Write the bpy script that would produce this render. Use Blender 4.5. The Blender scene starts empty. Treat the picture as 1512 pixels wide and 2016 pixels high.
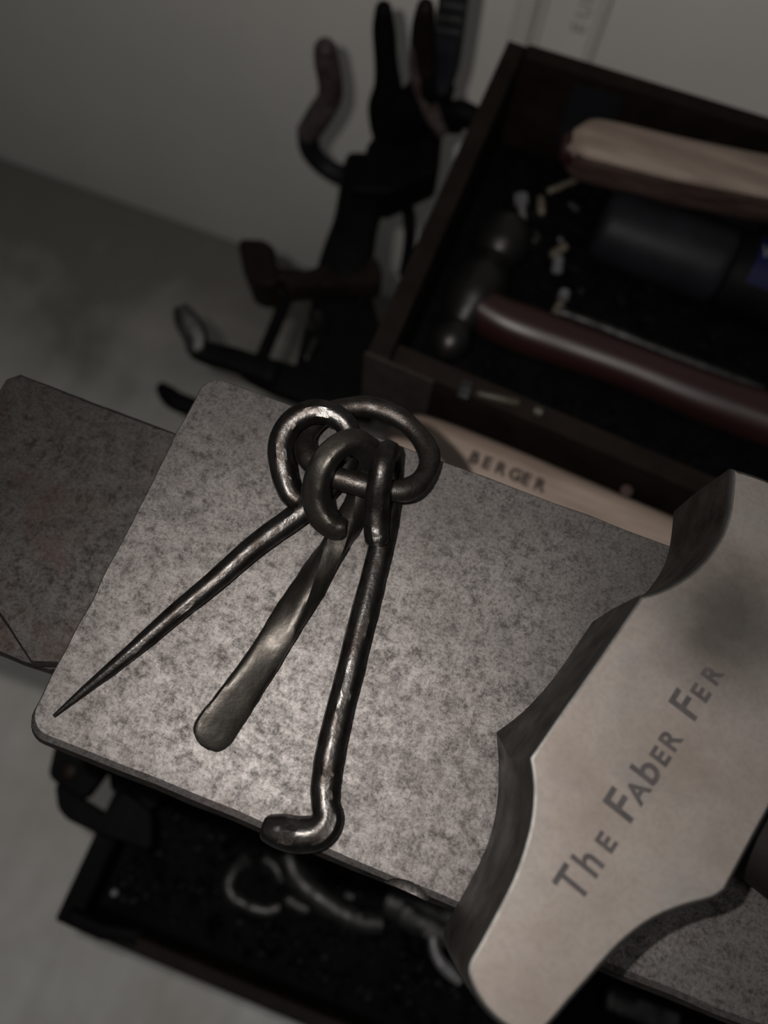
import bpy, bmesh, math, random
from mathutils import Vector, Matrix, noise

# ------------------------------------------------------------------ camera
C = bpy.context.scene.collection
S = bpy.context.scene
ZF = 0.80                      # height of the anvil face above the floor
CAM = Vector((0.0, 0.0, ZF + 0.213))
FPX = 1515.0                   # focal length in pixels of the 1512 x 2016 frame
RIGHT = Vector((0.93422656, 0.35201413, 0.05750475))
DOWN = Vector((0.35152043, -0.88134382, -0.31569994))
FWD = Vector((-0.06044939, 0.31514936, -0.94711496))
cam = bpy.data.cameras.new('camera')
cam.sensor_fit = 'AUTO'
cam.sensor_width = 36.0
cam.lens = FPX / 2016.0 * 36.0
cam.clip_start = 0.01
cam.dof.use_dof = True
cam.dof.focus_distance = 0.212
cam.dof.aperture_fstop = 7.0
camo = bpy.data.objects.new('camera', cam)
C.objects.link(camo)
m = Matrix.Identity(4)
for i in range(3):
    m[i][0] = RIGHT[i]
    m[i][1] = -DOWN[i]
    m[i][2] = -FWD[i]
    m[i][3] = CAM[i]
camo.matrix_world = m
S.camera = camo

# ------------------------------------------------------------------ light
S.view_settings.view_transform = 'Standard'
S.view_settings.look = 'None'
S.view_settings.exposure = 0.0
S.view_settings.gamma = 1.0
S.view_settings.use_curve_mapping = False
W = bpy.data.worlds.new('room_light')
S.world = W
W.use_nodes = True
W.node_tree.nodes['Background'].inputs[0].default_value = (0.92, 0.96, 1.0, 1)
W.node_tree.nodes['Background'].inputs[1].default_value = 0.05
# the phone's own flash, a few centimetres up and left of the lens
fl = bpy.data.lights.new('phone_flash', 'POINT')
fl.energy = 5.8
fl.shadow_soft_size = 0.002
fl.color = (1.0, 0.95, 0.9)
flo = bpy.data.objects.new('phone_flash', fl)
C.objects.link(flo)
flo.location = CAM - RIGHT * 0.024 - DOWN * 0.016
# added overhead lamp with no known source, brightening the anvil face and room
al = bpy.data.lights.new('fill_lamp', 'AREA')
al.energy = 2.8
al.shape = 'DISK'
al.size = 0.36
al.color = (1.0, 0.97, 0.93)
alo = bpy.data.objects.new('fill_lamp', al)
C.objects.link(alo)
alo.location = (0.26, -0.20, ZF + 1.40)
alo.rotation_euler = (0, 0, 0)


# ------------------------------------------------------------------ helpers
def ray(x, y):
    return RIGHT * ((x - 756) / FPX) + DOWN * ((y - 1008) / FPX) + FWD


def P(x, y, z):
    """point of the level plane z (metres relative to the anvil face) seen at pixel x, y"""
    d = ray(x, y)
    return CAM + d * ((ZF + z - CAM.z) / d.z)


def Q(x, y, wy):
    """point of the upright plane y = wy seen at pixel x, y"""
    d = ray(x, y)
    return CAM + d * (wy / d.y)


def tag(o, label=None, cat=None, group=None, kind=None):
    if label: o['label'] = label
    if cat: o['category'] = cat
    if group: o['group'] = group
    if kind: o['kind'] = kind
    return o


def thing(name, loc, label, cat, group=None):
    o = bpy.data.objects.new(name, None)
    o.empty_display_size = 0.02
    C.objects.link(o)
    o.location = loc
    return tag(o, label, cat, group)


def wloc(o):
    v = Vector((0, 0, 0))
    while o is not None:
        v += o.location
        o = o.parent
    return v


def obj(name, verts, faces, mats, parent=None, smooth=40, origin=None, fmat=None):
    """one mesh object from world-space vertices"""
    if not isinstance(mats, (list, tuple)): mats = [mats]
    verts = [Vector(v) for v in verts]
    base = wloc(parent) if parent is not None else None
    if parent is None:
        if origin is None:
            lo = min(v.z for v in verts)
            cx = (min(v.x for v in verts) + max(v.x for v in verts)) / 2
            cy = (min(v.y for v in verts) + max(v.y for v in verts)) / 2
            origin = Vector((cx, cy, lo))
        base = Vector(origin)
    me = bpy.data.meshes.new(name)
    me.from_pydata([v - base for v in verts], [], faces)
    for mm in mats: me.materials.append(mm)
    if fmat: me.polygons.foreach_set('material_index', fmat)
    bm = bmesh.new(); bm.from_mesh(me)
    bmesh.ops.remove_doubles(bm, verts=bm.verts, dist=1e-7)
    bmesh.ops.recalc_face_normals(bm, faces=bm.faces)
    bm.to_mesh(me); bm.free()
    if smooth:
        me.polygons.foreach_set('use_smooth', [True] * len(me.polygons))
        me.set_sharp_from_angle(angle=math.radians(smooth))
    o = bpy.data.objects.new(name, me)
    C.objects.link(o)
    if parent is not None: o.parent = parent
    else: o.location = base
    return o


class MB:
    """collects pieces of ONE part"""
    def __init__(s): s.v = []; s.f = []
    def add(s, v, f):
        n = len(s.v)
        s.v += [Vector(a) for a in v]
        s.f += [tuple(i + n for i in q) for q in f]
        return s


def loft(rings, cap0=True, cap1=True, closed=True):
    n = len(rings[0]); v = []; f = []
    for r in rings: v += list(r)
    for k in range(len(rings) - 1):
        for i in range(n if closed else n - 1):
            j = (i + 1) % n
            f.append((k * n + i, k * n + j, (k + 1) * n + j, (k + 1) * n + i))
    if cap0: f.append(tuple(range(n))[::-1])
    if cap1: f.append(tuple((len(rings) - 1) * n + i for i in range(n)))
    return v, f


def catmull(pts, sub):
    """pts: list of tuples of any length"""
    out = []
    n = len(pts)
    for i in range(n - 1):
        p0 = pts[max(i - 1, 0)]; p1 = pts[i]; p2 = pts[i + 1]; p3 = pts[min(i + 2, n - 1)]
        for s in range(sub):
            t = s / sub
            out.append(tuple(0.5 * (2 * b + (c - a) * t + (2 * a - 5 * b + 4 * c - d) * t * t + (3 * b - a - 3 * c + d) * t ** 3)
                             for a, b, c, d in zip(p0, p1, p2, p3)))
    out.append(tuple(pts[-1]))
    return out


def catmull_closed(pts, sub):
    n = len(pts); out = []
    for i in range(n):
        p0, p1, p2, p3 = pts[i - 1], pts[i], pts[(i + 1) % n], pts[(i + 2) % n]
        for s in range(sub):
            t = s / sub
            out.append(tuple(0.5 * (2 * b + (c - a) * t + (2 * a - 5 * b + 4 * c - d) * t * t + (3 * b - a - 3 * c + d) * t ** 3)
                             for a, b, c, d in zip(p0, p1, p2, p3)))
    return out


def sweep(pts, ra, rb=None, seg=12, closed=False, power=2.0, twist=None, up=Vector((0, 0, 1)), wob=0.0, seed=0, endscale=0.75, level_end=False, facets=0):
    """tube along 3-D points; ra = half width sideways, rb = half height; power > 2 squares the section"""
    n = len(pts)
    pts = [Vector(p) for p in pts]
    if not isinstance(ra, (list, tuple)): ra = [ra] * n
    if rb is None: rb = ra
    if not isinstance(rb, (list, tuple)): rb = [rb] * n
    T = []
    for i in range(n):
        a = pts[i - 1] if (i > 0 or closed) else pts[0]
        b = pts[(i + 1) % n] if (i < n - 1 or closed) else pts[-1]
        T.append((b - a).normalized())
    N = up - T[0] * up.dot(T[0])
    if N.length < 1e-4: N = Vector((1, 0, 0)) - T[0] * T[0].x
    N.normalize()
    frames = []
    for i in range(n):
        if i > 0:
            N = N - T[i] * N.dot(T[i]); N.normalize()
        frames.append((T[i].cross(N), N.copy()))
    off = 0.0
    if level_end:
        z = Vector((0, 0, 1)); z = (z - T[-1] * z.dot(T[-1])).normalized()
        off = math.atan2(-z.dot(frames[-1][0]), z.dot(frames[-1][1]))
    fix = 0.0
    if closed:
        Nn = N - T[0] * N.dot(T[0]); Nn.normalize()
        fix = math.atan2(Nn.dot(frames[0][0]), Nn.dot(frames[0][1]))
    rings = []
    for i in range(n):
        B, Nv = frames[i]
        tw = off + (twist[i] if twist else 0.0) + (fix * i / n if closed else 0)
        ring = []
        for k in range(seg):
            a = 2 * math.pi * (k + 0.5) / seg
            c, s = math.cos(a), math.sin(a)
            q = (abs(c) ** power + abs(s) ** power) ** (-1 / power)
            if facets:
                sa = 2 * math.pi / facets
                q = min(1.0, .945 / math.cos(((a + sa / 2) % sa) - sa / 2))
            w = 1.0
            if wob:
                pp = pts[i] * 260
                w = 1 + wob * noise.noise(Vector((pp.x + seed * 9, pp.y, k * 0.9 + seed)))
            u, v = c * q * ra[i] * w, s * q * rb[i] * w
            u, v = u * math.cos(tw) - v * math.sin(tw), u * math.sin(tw) + v * math.cos(tw)
            ring.append(pts[i] + B * u + Nv * v)
        rings.append(ring)
    if closed:
        rings.append(rings[0])
        return loft(rings, False, False)
    if endscale is not None:
        for e, k in ((0, 0), (len(rings) - 1, -1)):
            c = sum(rings[e], Vector()) / seg
            r = min(ra[k], rb[k]) * 0.35
            d = -T[0] if k == 0 else T[-1]
            capr = [c + (p - c) * endscale + d * r for p in rings[e]]
            if k == 0: rings.insert(0, capr)
            else: rings.append(capr)
            if k == 0: pass
            e += 1
    return loft(rings)


def smooth_px(seq, sub):
    """seq of (px, py, z, *radii) -> (points, list of remaining columns)"""
    w = []
    for s in seq:
        p = P(s[0], s[1], s[2])
        w.append((p.x, p.y, p.z) + tuple(s[3:]))
    w = catmull(w, sub)
    return [Vector(a[:3]) for a in w], [list(c) for c in zip(*[a[3:] for a in w])]


def box(x0, x1, y0, y1, z0, z1, b=0.001):
    """bevelled box: three-ring loft with rounded vertical corners"""
    def rr(i, z):
        r = b
        pts = []
        for cx, cy, a0 in ((x1 - r, y1 - r, 0), (x0 + r, y1 - r, 90), (x0 + r, y0 + r, 180), (x1 - r, y0 + r, 270)):
            for k in range(3):
                a = math.radians(a0 + 45 * k)
                pts.append(Vector((cx + (r - i) * math.cos(a), cy + (r - i) * math.sin(a), z)))
        return pts
    i = b * 0.6
    return loft([rr(i, z0), rr(0, z0 + i), rr(0, z1 - i), rr(i, z1)])


def bar(a, b, w, h, seg=8, power=6.0, up=Vector((0, 0, 1))):
    a, b = Vector(a), Vector(b)
    return sweep([a, a.lerp(b, .5), b], w / 2, h / 2, seg=seg, power=power, up=up, endscale=0.85)


def lathe(a, b, prof, seg=20):
    """profile [(t, r)] revolved about the axis a -> b"""
    a, b = Vector(a), Vector(b)
    d = b - a
    T = d.normalized()
    u = T.orthogonal().normalized(); v = T.cross(u)
    rings = [[a + d * t + (u * math.cos(2 * math.pi * k / seg) + v * math.sin(2 * math.pi * k / seg)) * r for k in range(seg)] for t, r in prof]
    return loft(rings)


# ------------------------------------------------------------------ materials
def new_mat(name):
    mt = bpy.data.materials.new(name)
    mt.use_nodes = True
    nt = mt.node_tree
    return mt, nt, nt.nodes['Principled BSDF']


def nd(nt, typ, **kw):
    n = nt.nodes.new(typ)
    for k, v in kw.items():
        if k in n.inputs: n.inputs[k].default_value = v
        else: setattr(n, k, v)
    return n


def coords(nt, space='Object', scale=(1, 1, 1), rot=(0, 0, 0)):
    tc = nt.nodes.new('ShaderNodeTexCoord')
    mp = nt.nodes.new('ShaderNodeMapping')
    mp.inputs['Scale'].default_value = scale
    mp.inputs['Rotation'].default_value = rot
    nt.links.new(tc.outputs[space], mp.inputs[0])
    return mp.outputs[0]


def noi(nt, vec, scale, detail=6, rough=0.6, dist=0.0):
    n = nd(nt, 'ShaderNodeTexNoise')
    n.inputs['Scale'].default_value = scale
    n.inputs['Detail'].default_value = detail
    n.inputs['Roughness'].default_value = rough
    n.inputs['Distortion'].default_value = dist
    nt.links.new(vec, n.inputs['Vector'])
    return n.outputs[0]


def ramp(nt, fac, stops):
    r = nt.nodes.new('ShaderNodeValToRGB')
    cr = r.color_ramp
    while len(cr.elements) < len(stops): cr.elements.new(0.5)
    for e, (p, c) in zip(cr.elements, stops):
        e.position = p
        e.color = (*c, 1) if len(c) == 3 else c
    nt.links.new(fac, r.inputs[0])
    return r.outputs[0]


def g(v): return (v, v, v)


def mix(nt, fac, a, b, mode='MIX'):
    n = nt.nodes.new('ShaderNodeMix')
    n.data_type = 'RGBA'; n.blend_type = mode
    if isinstance(fac, (int, float)): n.inputs[0].default_value = fac
    else: nt.links.new(fac, n.inputs[0])
    for s, i in ((a, 6), (b, 7)):
        if isinstance(s, tuple): n.inputs[i].default_value = (*s, 1)
        else: nt.links.new(s, n.inputs[i])
    return n.outputs[2]


def bump(nt, bs, h, strength=0.3, dist=0.001):
    b = nt.nodes.new('ShaderNodeBump')
    b.inputs['Strength'].default_value = strength
    b.inputs['Distance'].default_value = dist
    nt.links.new(h, b.inputs['Height'])
    nt.links.new(b.outputs[0], bs.inputs['Normal'])


def simple(name, c1, c2, scale=40, metallic=0.0, rough=0.5, rough2=None, bstr=0.25, bdist=0.0006, stretch=(1, 1, 1), detail=6, coat=0.0, lo=.35, hi=.68, spec=.5):
    mt, nt, bs = new_mat(name)
    v = coords(nt, 'Object', stretch)
    n = noi(nt, v, scale, detail)
    c = ramp(nt, n, [(lo, c1), (hi, c2)])
    nt.links.new(c, bs.inputs['Base Color'])
    bs.inputs['Metallic'].default_value = metallic
    if rough2 is None: rough2 = rough
    r = ramp(nt, n, [(lo, g(rough)), (hi, g(rough2))])
    nt.links.new(r, bs.inputs['Roughness'])
    n2 = noi(nt, v, scale * 4, 4)
    bump(nt, bs, n2, bstr, bdist)
    bs.inputs['Specular IOR Level'].default_value = spec
    if coat: bs.inputs['Coat Weight'].default_value = coat
    return mt


def face_steel(name, base, dark, rust, rustamt, rough=0.6, wear=False):
    """worn forged steel with pitted dark scale, hairline scratches and rust"""
    mt, nt, bs = new_mat(name)
    v = coords(nt, 'Object')
    big = noi(nt, v, 30, 8, .68)
    mid = noi(nt, v, 330, 10, .80)
    fine = noi(nt, v, 1000, 8, .9)
    vs = coords(nt, 'Object', (40, 900, 40), (0, 0, 1.05))
    scr = noi(nt, vs, 1.0, 4, .6)
    c = ramp(nt, mid, [(.38, dark), (.47, tuple(.6 * a + .4 * b for a, b in zip(base, dark))), (.56, base)])
    c = mix(nt, ramp(nt, big, [(.40, g(.42)), (.60, g(0.0))]), c, tuple(.35 * a + .65 * b for a, b in zip(base, dark)))
    c = mix(nt, ramp(nt, fine, [(.40, g(.85)), (.50, g(0.0))]), c, tuple(a * .8 for a in dark))
    c = mix(nt, ramp(nt, fine, [(.54, g(0)), (.66, g(.45))]), c, tuple(a * 1.5 for a in base))
    c = mix(nt, ramp(nt, scr, [(.62, g(0)), (.76, g(.22))]), c, tuple(a * 1.6 for a in base))
    rn = noi(nt, v, 40, 6, .65)
    c = mix(nt, ramp(nt, rn, [(.52, g(0)), (.70, g(rustamt))]), c, rust)
    nt.links.new(c, bs.inputs['Base Color'])
    bs.inputs['Metallic'].default_value = 1.0
    nt.links.new(ramp(nt, mid, [(.35, g(rough + .10)), (.65, g(rough - .05))]), bs.inputs['Roughness'])
    bump(nt, bs, fine, 0.35, 0.00012)
    return mt


def cheek_steel(name):
    """smooth pale steel with soft tan and grey heat stains"""
    mt, nt, bs = new_mat(name)
    v = coords(nt, 'Object')
    n1 = noi(nt, v, 26, 5, .6)
    n2 = noi(nt, v, 55, 4, .55)
    fine = noi(nt, v, 900, 4, .7)
    c = ramp(nt, n1, [(.35, (.082, .069, .0610)), (.52, (.102, .0900, .0820)), (.68, (.098, .0930, .089))])
    c = mix(nt, ramp(nt, n2, [(.54, g(0)), (.72, g(.55))]), c, (.060, .0565, .0545))
    c = mix(nt, ramp(nt, fine, [(.40, g(.22)), (.55, g(0))]), c, (.055, .048, .044))
    # dark scorched patch round the end of the lettering
    sx = nt.nodes.new('ShaderNodeVectorMath'); sx.operation = 'DISTANCE'
    nt.links.new(v, sx.inputs[0]); sx.inputs[1].default_value = (.007, .018, .037)
    sm = nt.nodes.new('ShaderNodeMath'); sm.operation = 'MULTIPLY_ADD'
    nt.links.new(n1, sm.inputs[0]); sm.inputs[1].default_value = .030; nt.links.new(sx.outputs['Value'], sm.inputs[2])
    c = mix(nt, ramp(nt, sm.outputs[0], [(.020, g(.8)), (.040, g(0))]), c, (.015, .0135, .0128))
    nt.links.new(c, bs.inputs['Base Color'])
    bs.inputs['Metallic'].default_value = .75
    bs.inputs['Specular IOR Level'].default_value = .2
    bs.inputs['Roughness'].default_value = .62
    bump(nt, bs, fine, .2, .0001)
    return mt


M = {}
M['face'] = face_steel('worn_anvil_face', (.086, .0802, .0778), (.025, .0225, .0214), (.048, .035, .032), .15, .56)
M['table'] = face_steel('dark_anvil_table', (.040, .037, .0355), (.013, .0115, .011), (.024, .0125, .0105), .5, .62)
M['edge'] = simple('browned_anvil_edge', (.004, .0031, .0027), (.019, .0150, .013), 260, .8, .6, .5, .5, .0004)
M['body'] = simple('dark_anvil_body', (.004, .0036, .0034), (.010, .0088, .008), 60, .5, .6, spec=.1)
M['cheek'] = cheek_steel('brushed_hammer_cheek')
M['hside'] = simple('dark_hammer_side', (.006, .0046, .004), (.030, .025, .022), 120, .8, .55, .45, .4, .0004)
M['forged'] = simple('black_forged_iron', (.0135, .0112, .0100), (.036, .0345, .0332), 200, .95, .44, .32, .45, .0003, spec=.1, lo=.38, hi=.62)
M['ring'] = simple('grey_forged_ring', (.0160, .0125, .0108), (.038, .0358, .034), 300, .95, .50, .38, .5, .0003, spec=.1)
M['bright'] = simple('scraped_forged_iron', (.0170, .0150, .0132), (.036, .0332, .030), 150, .95, .52, .42, .35, .0003, spec=.1)
M['plate'] = simple('dull_iron_plate', (.009, .0075, .0066), (.016, .0135, .012), 60, .0, .6, spec=.1)
M['worn'] = simple('bevel_highlight', (.040, .038, .036), (.062, .060, .058), 200, 1, .55, .5, .2, .0002)  # highlight along the hammer's bevel put into the colour
M['dimbrass'] = simple('dim_tarnished_brass', (.016, .0135, .010), (.034, .029, .022), 120, .2, .5, spec=.2)
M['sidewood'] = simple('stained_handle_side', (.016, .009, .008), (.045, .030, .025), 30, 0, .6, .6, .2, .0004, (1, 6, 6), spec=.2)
M['ink'] = simple('grey_stamp_ink', (.017, .0152, .0152), (.024, .022, .022), 300, .2, .7, spec=.1)
M['black'] = simple('black_steel', (.0012, .0012, .0013), (.0026, .0026, .0028), 60, .0, .6, spec=.04)
M['blackb'] = simple('black_blue_rubber', (.0038, .0042, .0052), (.0066, .007, .0088), 40, .0, .5, spec=.08)
M['brownsteel'] = simple('brown_painted_steel', (.0032, .0021, .0017), (.0072, .0048, .0037), 40, .0, .55, spec=.07)
M['grime'] = simple('black_oily_dust', (.0008, .0008, .001), (.0022, .0022, .0026), 90, .0, .65, spec=.03)
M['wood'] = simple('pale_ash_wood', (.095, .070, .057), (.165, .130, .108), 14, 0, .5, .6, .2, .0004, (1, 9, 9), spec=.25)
M['woodend'] = simple('dark_wood_end', (.02, .012, .010), (.03, .019, .015), 60, 0, .6, spec=.2)
M['redwood'] = simple('dark_red_varnished_wood', (.0095, .0030, .0030), (.016, .0058, .0056), 10, 0, .42, .34, .15, .0004, (1, 8, 8), spec=.3)
M['brownwood'] = simple('dark_brown_wood', (.0017, .0011, .001), (.003, .002, .0018), 14, 0, .6, .6, .2, .0004, (1, 8, 8), spec=.1)
M['stump'] = simple('old_stump_wood', (.012, .008, .006), (.03, .022, .016), 12, 0, .8, .8, .4, .002, (6, 6, 1), spec=.1)
M['steelhead'] = simple('dull_steel_hammer', (.015, .0142, .0135), (.026, .0255, .026), 50, .8, .42, .35, .2, spec=.2)
M['zinc'] = simple('zinc_plated_steel', (.09, .09, .094), (.15, .15, .155), 120, .4, .42, spec=.3)
M['brass'] = simple('tarnished_brass', (.055, .047, .034), (.10, .087, .066), 120, .2, .5, spec=.3)
M['chain'] = simple('grey_scaled_iron', (.012, .0122, .0124), (.040, .040, .040), 120, .7, .45, .36, .4, .0005, spec=.2)
M['redgrip'] = simple('worn_red_paint', (.014, .0065, .0068), (.050, .040, .040), 90, .0, .5, spec=.2)
M['bluegrip'] = simple('dark_blue_rubber', (.006, .0066, .0092), (.014, .0148, .0175), 50, 0, .5, spec=.1)
M['blue'] = simple('blue_label', (.002, .003, .017), (.003, .0045, .024), 60, 0, .45, spec=.1)
M['white'] = simple('white_print', (.06, .065, .075), (.08, .085, .095), 60, 0, .6, spec=.1)
M['plastic'] = simple('white_plastic', (.46, .44, .415), (.52, .50, .475), 8, 0, .45, .45, .05, spec=.3)
M['faintink'] = simple('faint_black_print', (.20, .195, .19), (.28, .275, .265), 200, 0, .7, spec=.1)
M['handleink'] = simple('dark_burnt_lettering', (.010, .008, .0075), (.018, .014, .0125), 200, 0, .7, spec=.1)

# white painted wall
mt, nt, bs = new_mat('white_painted_wall')
v = coords(nt, 'Object')
n1 = noi(nt, v, 3.0, 4); n2 = noi(nt, v, 22, 5)
c = ramp(nt, n1, [(.3, (.50, .49, .46)), (.7, (.57, .555, .52))])
c = mix(nt, ramp(nt, n2, [(.66, g(0)), (.78, g(.45))]), c, (.36, .34, .31))
nt.links.new(c, bs.inputs['Base Color']); bs.inputs['Roughness'].default_value = .75
bump(nt, bs, n2, .15, .001)
M['wall'] = mt
# concrete floor
mt, nt, bs = new_mat('trowelled_concrete')
v = coords(nt, 'Object'); vs = coords(nt, 'Object', (26, 4, 1), (0, 0, .12))
n1 = noi(nt, v, 4.2, 6, .6, .4); n2 = noi(nt, vs, 1.0, 5, .6); n3 = noi(nt, v, 60, 5)
c = ramp(nt, n2, [(.32, (.52, .52, .495)), (.60, (.68, .68, .655))])
c = mix(nt, ramp(nt, n1, [(.36, g(.8)), (.62, g(0.0))]), c, (.44, .42, .39))
c = mix(nt, ramp(nt, n3, [(.60, g(0)), (.75, g(.35))]), c, (.40, .39, .36))
sep = nt.nodes.new('ShaderNodeSeparateXYZ'); nt.links.new(v, sep.inputs[0])
mr = nd(nt, 'ShaderNodeMapRange'); mr.inputs[1].default_value = .05; mr.inputs[2].default_value = .66
nt.links.new(sep.outputs[1], mr.inputs[0])
mm = nt.nodes.new('ShaderNodeMath'); mm.operation = 'MULTIPLY'; nt.links.new(mr.outputs[0], mm.inputs[0]); nt.links.new(n1, mm.inputs[1])
c = mix(nt, ramp(nt, mm.outputs[0], [(.03, g(0)), (.40, g(.93))]), c, (.12, .112, .097))   # old grime near the wall, plus light falloff put into the floor colour
nt.links.new(c, bs.inputs['Base Color']); bs.inputs['Roughness'].default_value = .8
bump(nt, bs, n3, .3, .002)
M['floor'] = mt

# ------------------------------------------------------------------ setting
o = obj('floor', *box(-3.2, 3.2, -3.0, 0.70, -0.10, 0.0, .004), M['floor'], origin=(0, 0, 0)); tag(o, kind='structure')
o = obj('wall_back', *box(-3.2, 3.2, 0.663, 0.78, 0.0, 2.6, .004), M['wall'], origin=(0, .663, 0)); tag(o, kind='structure')

# ------------------------------------------------------------------ anvil
FX0, FX1, FY0, FY1 = -.0803, .36, -.0218, .0930


def rrect(x0, x1, y0, y1, r, z, i=0.0, jit=0.0, nedge=40, seed=0, front=0.0):
    pts = []
    x0 += i; x1 -= i; y0 += i + front; y1 -= i
    r = max(r - i * .6, .0005)
    cs = [((x1 - r, y1 - r), 0), ((x0 + r, y1 - r), 90), ((x0 + r, y0 + r), 180), ((x1 - r, y0 + r), 270)]
    corner = []
    for (cx, cy), a0 in cs:
        corner.append([Vector((cx + r * math.cos(math.radians(a0 + 15 * k)), cy + r * math.sin(math.radians(a0 + 15 * k)), z)) for k in range(7)])
    for k in range(4):
        pts += corner[k]
        a = corner[k][-1]; b = corner[(k + 1) % 4][0]
        for t in range(1, nedge):
            pts.append(a.lerp(b, t / nedge))
    if jit:
        out = []
        for p in pts:
            q = Vector((p.x * 90 + seed, p.y * 90, seed * 3.1))
            out.append(p + Vector((noise.noise(q), noise.noise(q + Vector((7, 3, 1))), 0)) * jit)
        pts = out
    for p in pts: p.z += ZF
    return pts


anvil = thing('anvil', (.12, .036, ZF - .25), 'grey steel anvil with a pitted flat face carrying the ring of small forged tools', 'anvil')
rings = [rrect(FX0, FX1, FY0, FY1, .006, 0, .0009, .0006, 40, 1, .0022),
         rrect(FX0, FX1, FY0, FY1, .006, -.0007, .0004, .0006, 40, 1, .0011),
         rrect(FX0, FX1, FY0, FY1, .006, -.0028, .0002, .0005, 40, 2),
         rrect(FX0, FX1, FY0, FY1, .006, -.0060, .0002, .0004, 40, 3),
         rrect(FX0, FX1, FY0, FY1, .006, -.040, .001),
         rrect(-.02, .28, -.005, .077, .012, -.075),
         rrect(.03, .22, .002, .070, .012, -.12),
         rrect(.03, .22, .002, .070, .012, -.17),
         rrect(-.015, .27, -.026, .098, .012, -.215),
         rrect(-.02, .275, -.030, .102, .012, -.25)]
v, f = loft(rings)
nr = len(rings[0])
fm = []
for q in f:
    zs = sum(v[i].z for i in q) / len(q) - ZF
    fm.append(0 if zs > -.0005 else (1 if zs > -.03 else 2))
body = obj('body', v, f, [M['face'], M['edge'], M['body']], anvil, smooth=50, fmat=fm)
for q in body.data.polygons:
    if q.material_index == 0: q.use_smooth = False
# the chip broken out of the near edge of the face
chip_v, chip_f = lathe(P(800, 1762, .0012), P(800, 1762, .0012) + Vector((0, 0, .008)), [(-.7, .0006), (-.6, .0034), (-.3, .0052), (0, .0058), (.5, .005), (.9, .0006)], 18)
chip = obj('cutter', chip_v, chip_f, [M['face']], None)
chip.scale = (1.1, .62, .5)
md = body.modifiers.new('chip', 'BOOLEAN'); md.operation = 'DIFFERENCE'; md.object = chip; md.solver = 'EXACT'
bpy.context.view_layer.update()
dg = bpy.context.evaluated_depsgraph_get()
nm = bpy.data.meshes.new_from_object(body.evaluated_get(dg))
body.modifiers.clear(); body.data = nm
bpy.data.objects.remove(chip)

# the lower table (step) and its shoulder, then the horn
tz = -.012
a = P(20, 728, tz); b = P(75, 1318, tz)
TX0, TY1, TY0 = a.x, a.y, b.y
g0 = P(62, 1308, tz); g1 = P(-30, 1172, tz)


def poly_slab(name, pts, z0, z1, mat, parent, inset=.0012, smooth=40, mats=None):
    c = sum((Vector((p[0], p[1], 0)) for p in pts), Vector()) / len(pts)
    def rg(z, i):
        out = []
        for p in pts:
            d = Vector((p[0], p[1], 0)) - c
            d = d * (1 - i / max(d.length, 1e-6))
            out.append(Vector((c.x + d.x, c.y + d.y, z)))
        return out
    v, f = loft([rg(z0, inset), rg(z0 + inset, 0), rg(z1 - inset, 0), rg(z1, inset)])
    return obj(name, v, f, mat, parent, smooth)


def dense(poly, step=.004, jit=.0004, seed=5):
    out = []
    n = len(poly)
    for i in range(n):
        p = Vector((*poly[i][:2], 0)); q = Vector((*poly[(i + 1) % n][:2], 0))
        k = max(1, int((q - p).length / step))
        for t in range(k):
            w = p.lerp(q, t / k)
            nn = Vector((w.x * 120 + seed, w.y * 120, seed))
            out.append((w.x + noise.noise(nn) * jit, w.y + noise.noise(nn + Vector((4, 9, 2))) * jit))
    return out


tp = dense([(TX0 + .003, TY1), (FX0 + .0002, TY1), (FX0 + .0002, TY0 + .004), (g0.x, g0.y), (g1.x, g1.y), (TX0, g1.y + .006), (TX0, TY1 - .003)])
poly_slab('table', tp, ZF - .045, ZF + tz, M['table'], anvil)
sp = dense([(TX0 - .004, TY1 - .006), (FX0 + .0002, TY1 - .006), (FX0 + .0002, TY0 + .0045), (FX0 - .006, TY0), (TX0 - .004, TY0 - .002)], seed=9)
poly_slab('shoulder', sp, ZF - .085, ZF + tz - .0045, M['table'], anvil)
hv, hf = sweep([Vector((TX0 - .004 - t * .23, (TY0 + TY1) / 2, ZF - .052 + .016 * t)) for t in [0, .15, .3, .45, .6, .75, .9, 1]],
               [.043, .041, .037, .032, .026, .019, .011, .004], [.036, .035, .033, .029, .024, .018, .011, .004], seg=24)
obj('horn', hv, hf, M['table'], anvil)

stump = thing('anvil_stump', (.12, .036, 0), 'square dark timber block under the steel anvil', 'stump')
bx0, bx1, by0, by1 = -.05, .30, -.046, .118
nb = 5
for i in range(nb):
    wx = (bx1 - bx0) / nb
    obj('beam', *box(bx0 + wx * i + .0006, bx0 + wx * (i + 1) - .0006, by0, by1, 0, ZF - .25, .004), M['stump'], stump)
for z in (.12, .44):
    mb = MB()
    for (p, q, r, s) in ((bx0 - .004, bx1 + .004, by0 - .004, by0), (bx0 - .004, bx1 + .004, by1, by1 + .004), (bx0 - .004, bx0, by0, by1), (bx1, bx1 + .004, by0, by1)):
        mb.add(*box(p, q, r, s, z, z + .03, .0005))
    obj('steel_band', mb.v, mb.f, M['black'], stump)

ld = thing('ledge', (.12, .14, ZF - .30), 'black steel ledge bolted to the timber block under the pale lettered handle', 'ledge')
poly_slab('ledge_plate', [(-.03, .122), (.30, .122), (.30, .150), (-.03, .174)], ZF - .1625, ZF - .1585, M['black'], ld)
for x in (.0, .24):
    obj('bracket', *box(x, x + .02, .1225, .128, ZF - .30, ZF - .1625, .001), M['black'], ld)

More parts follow.
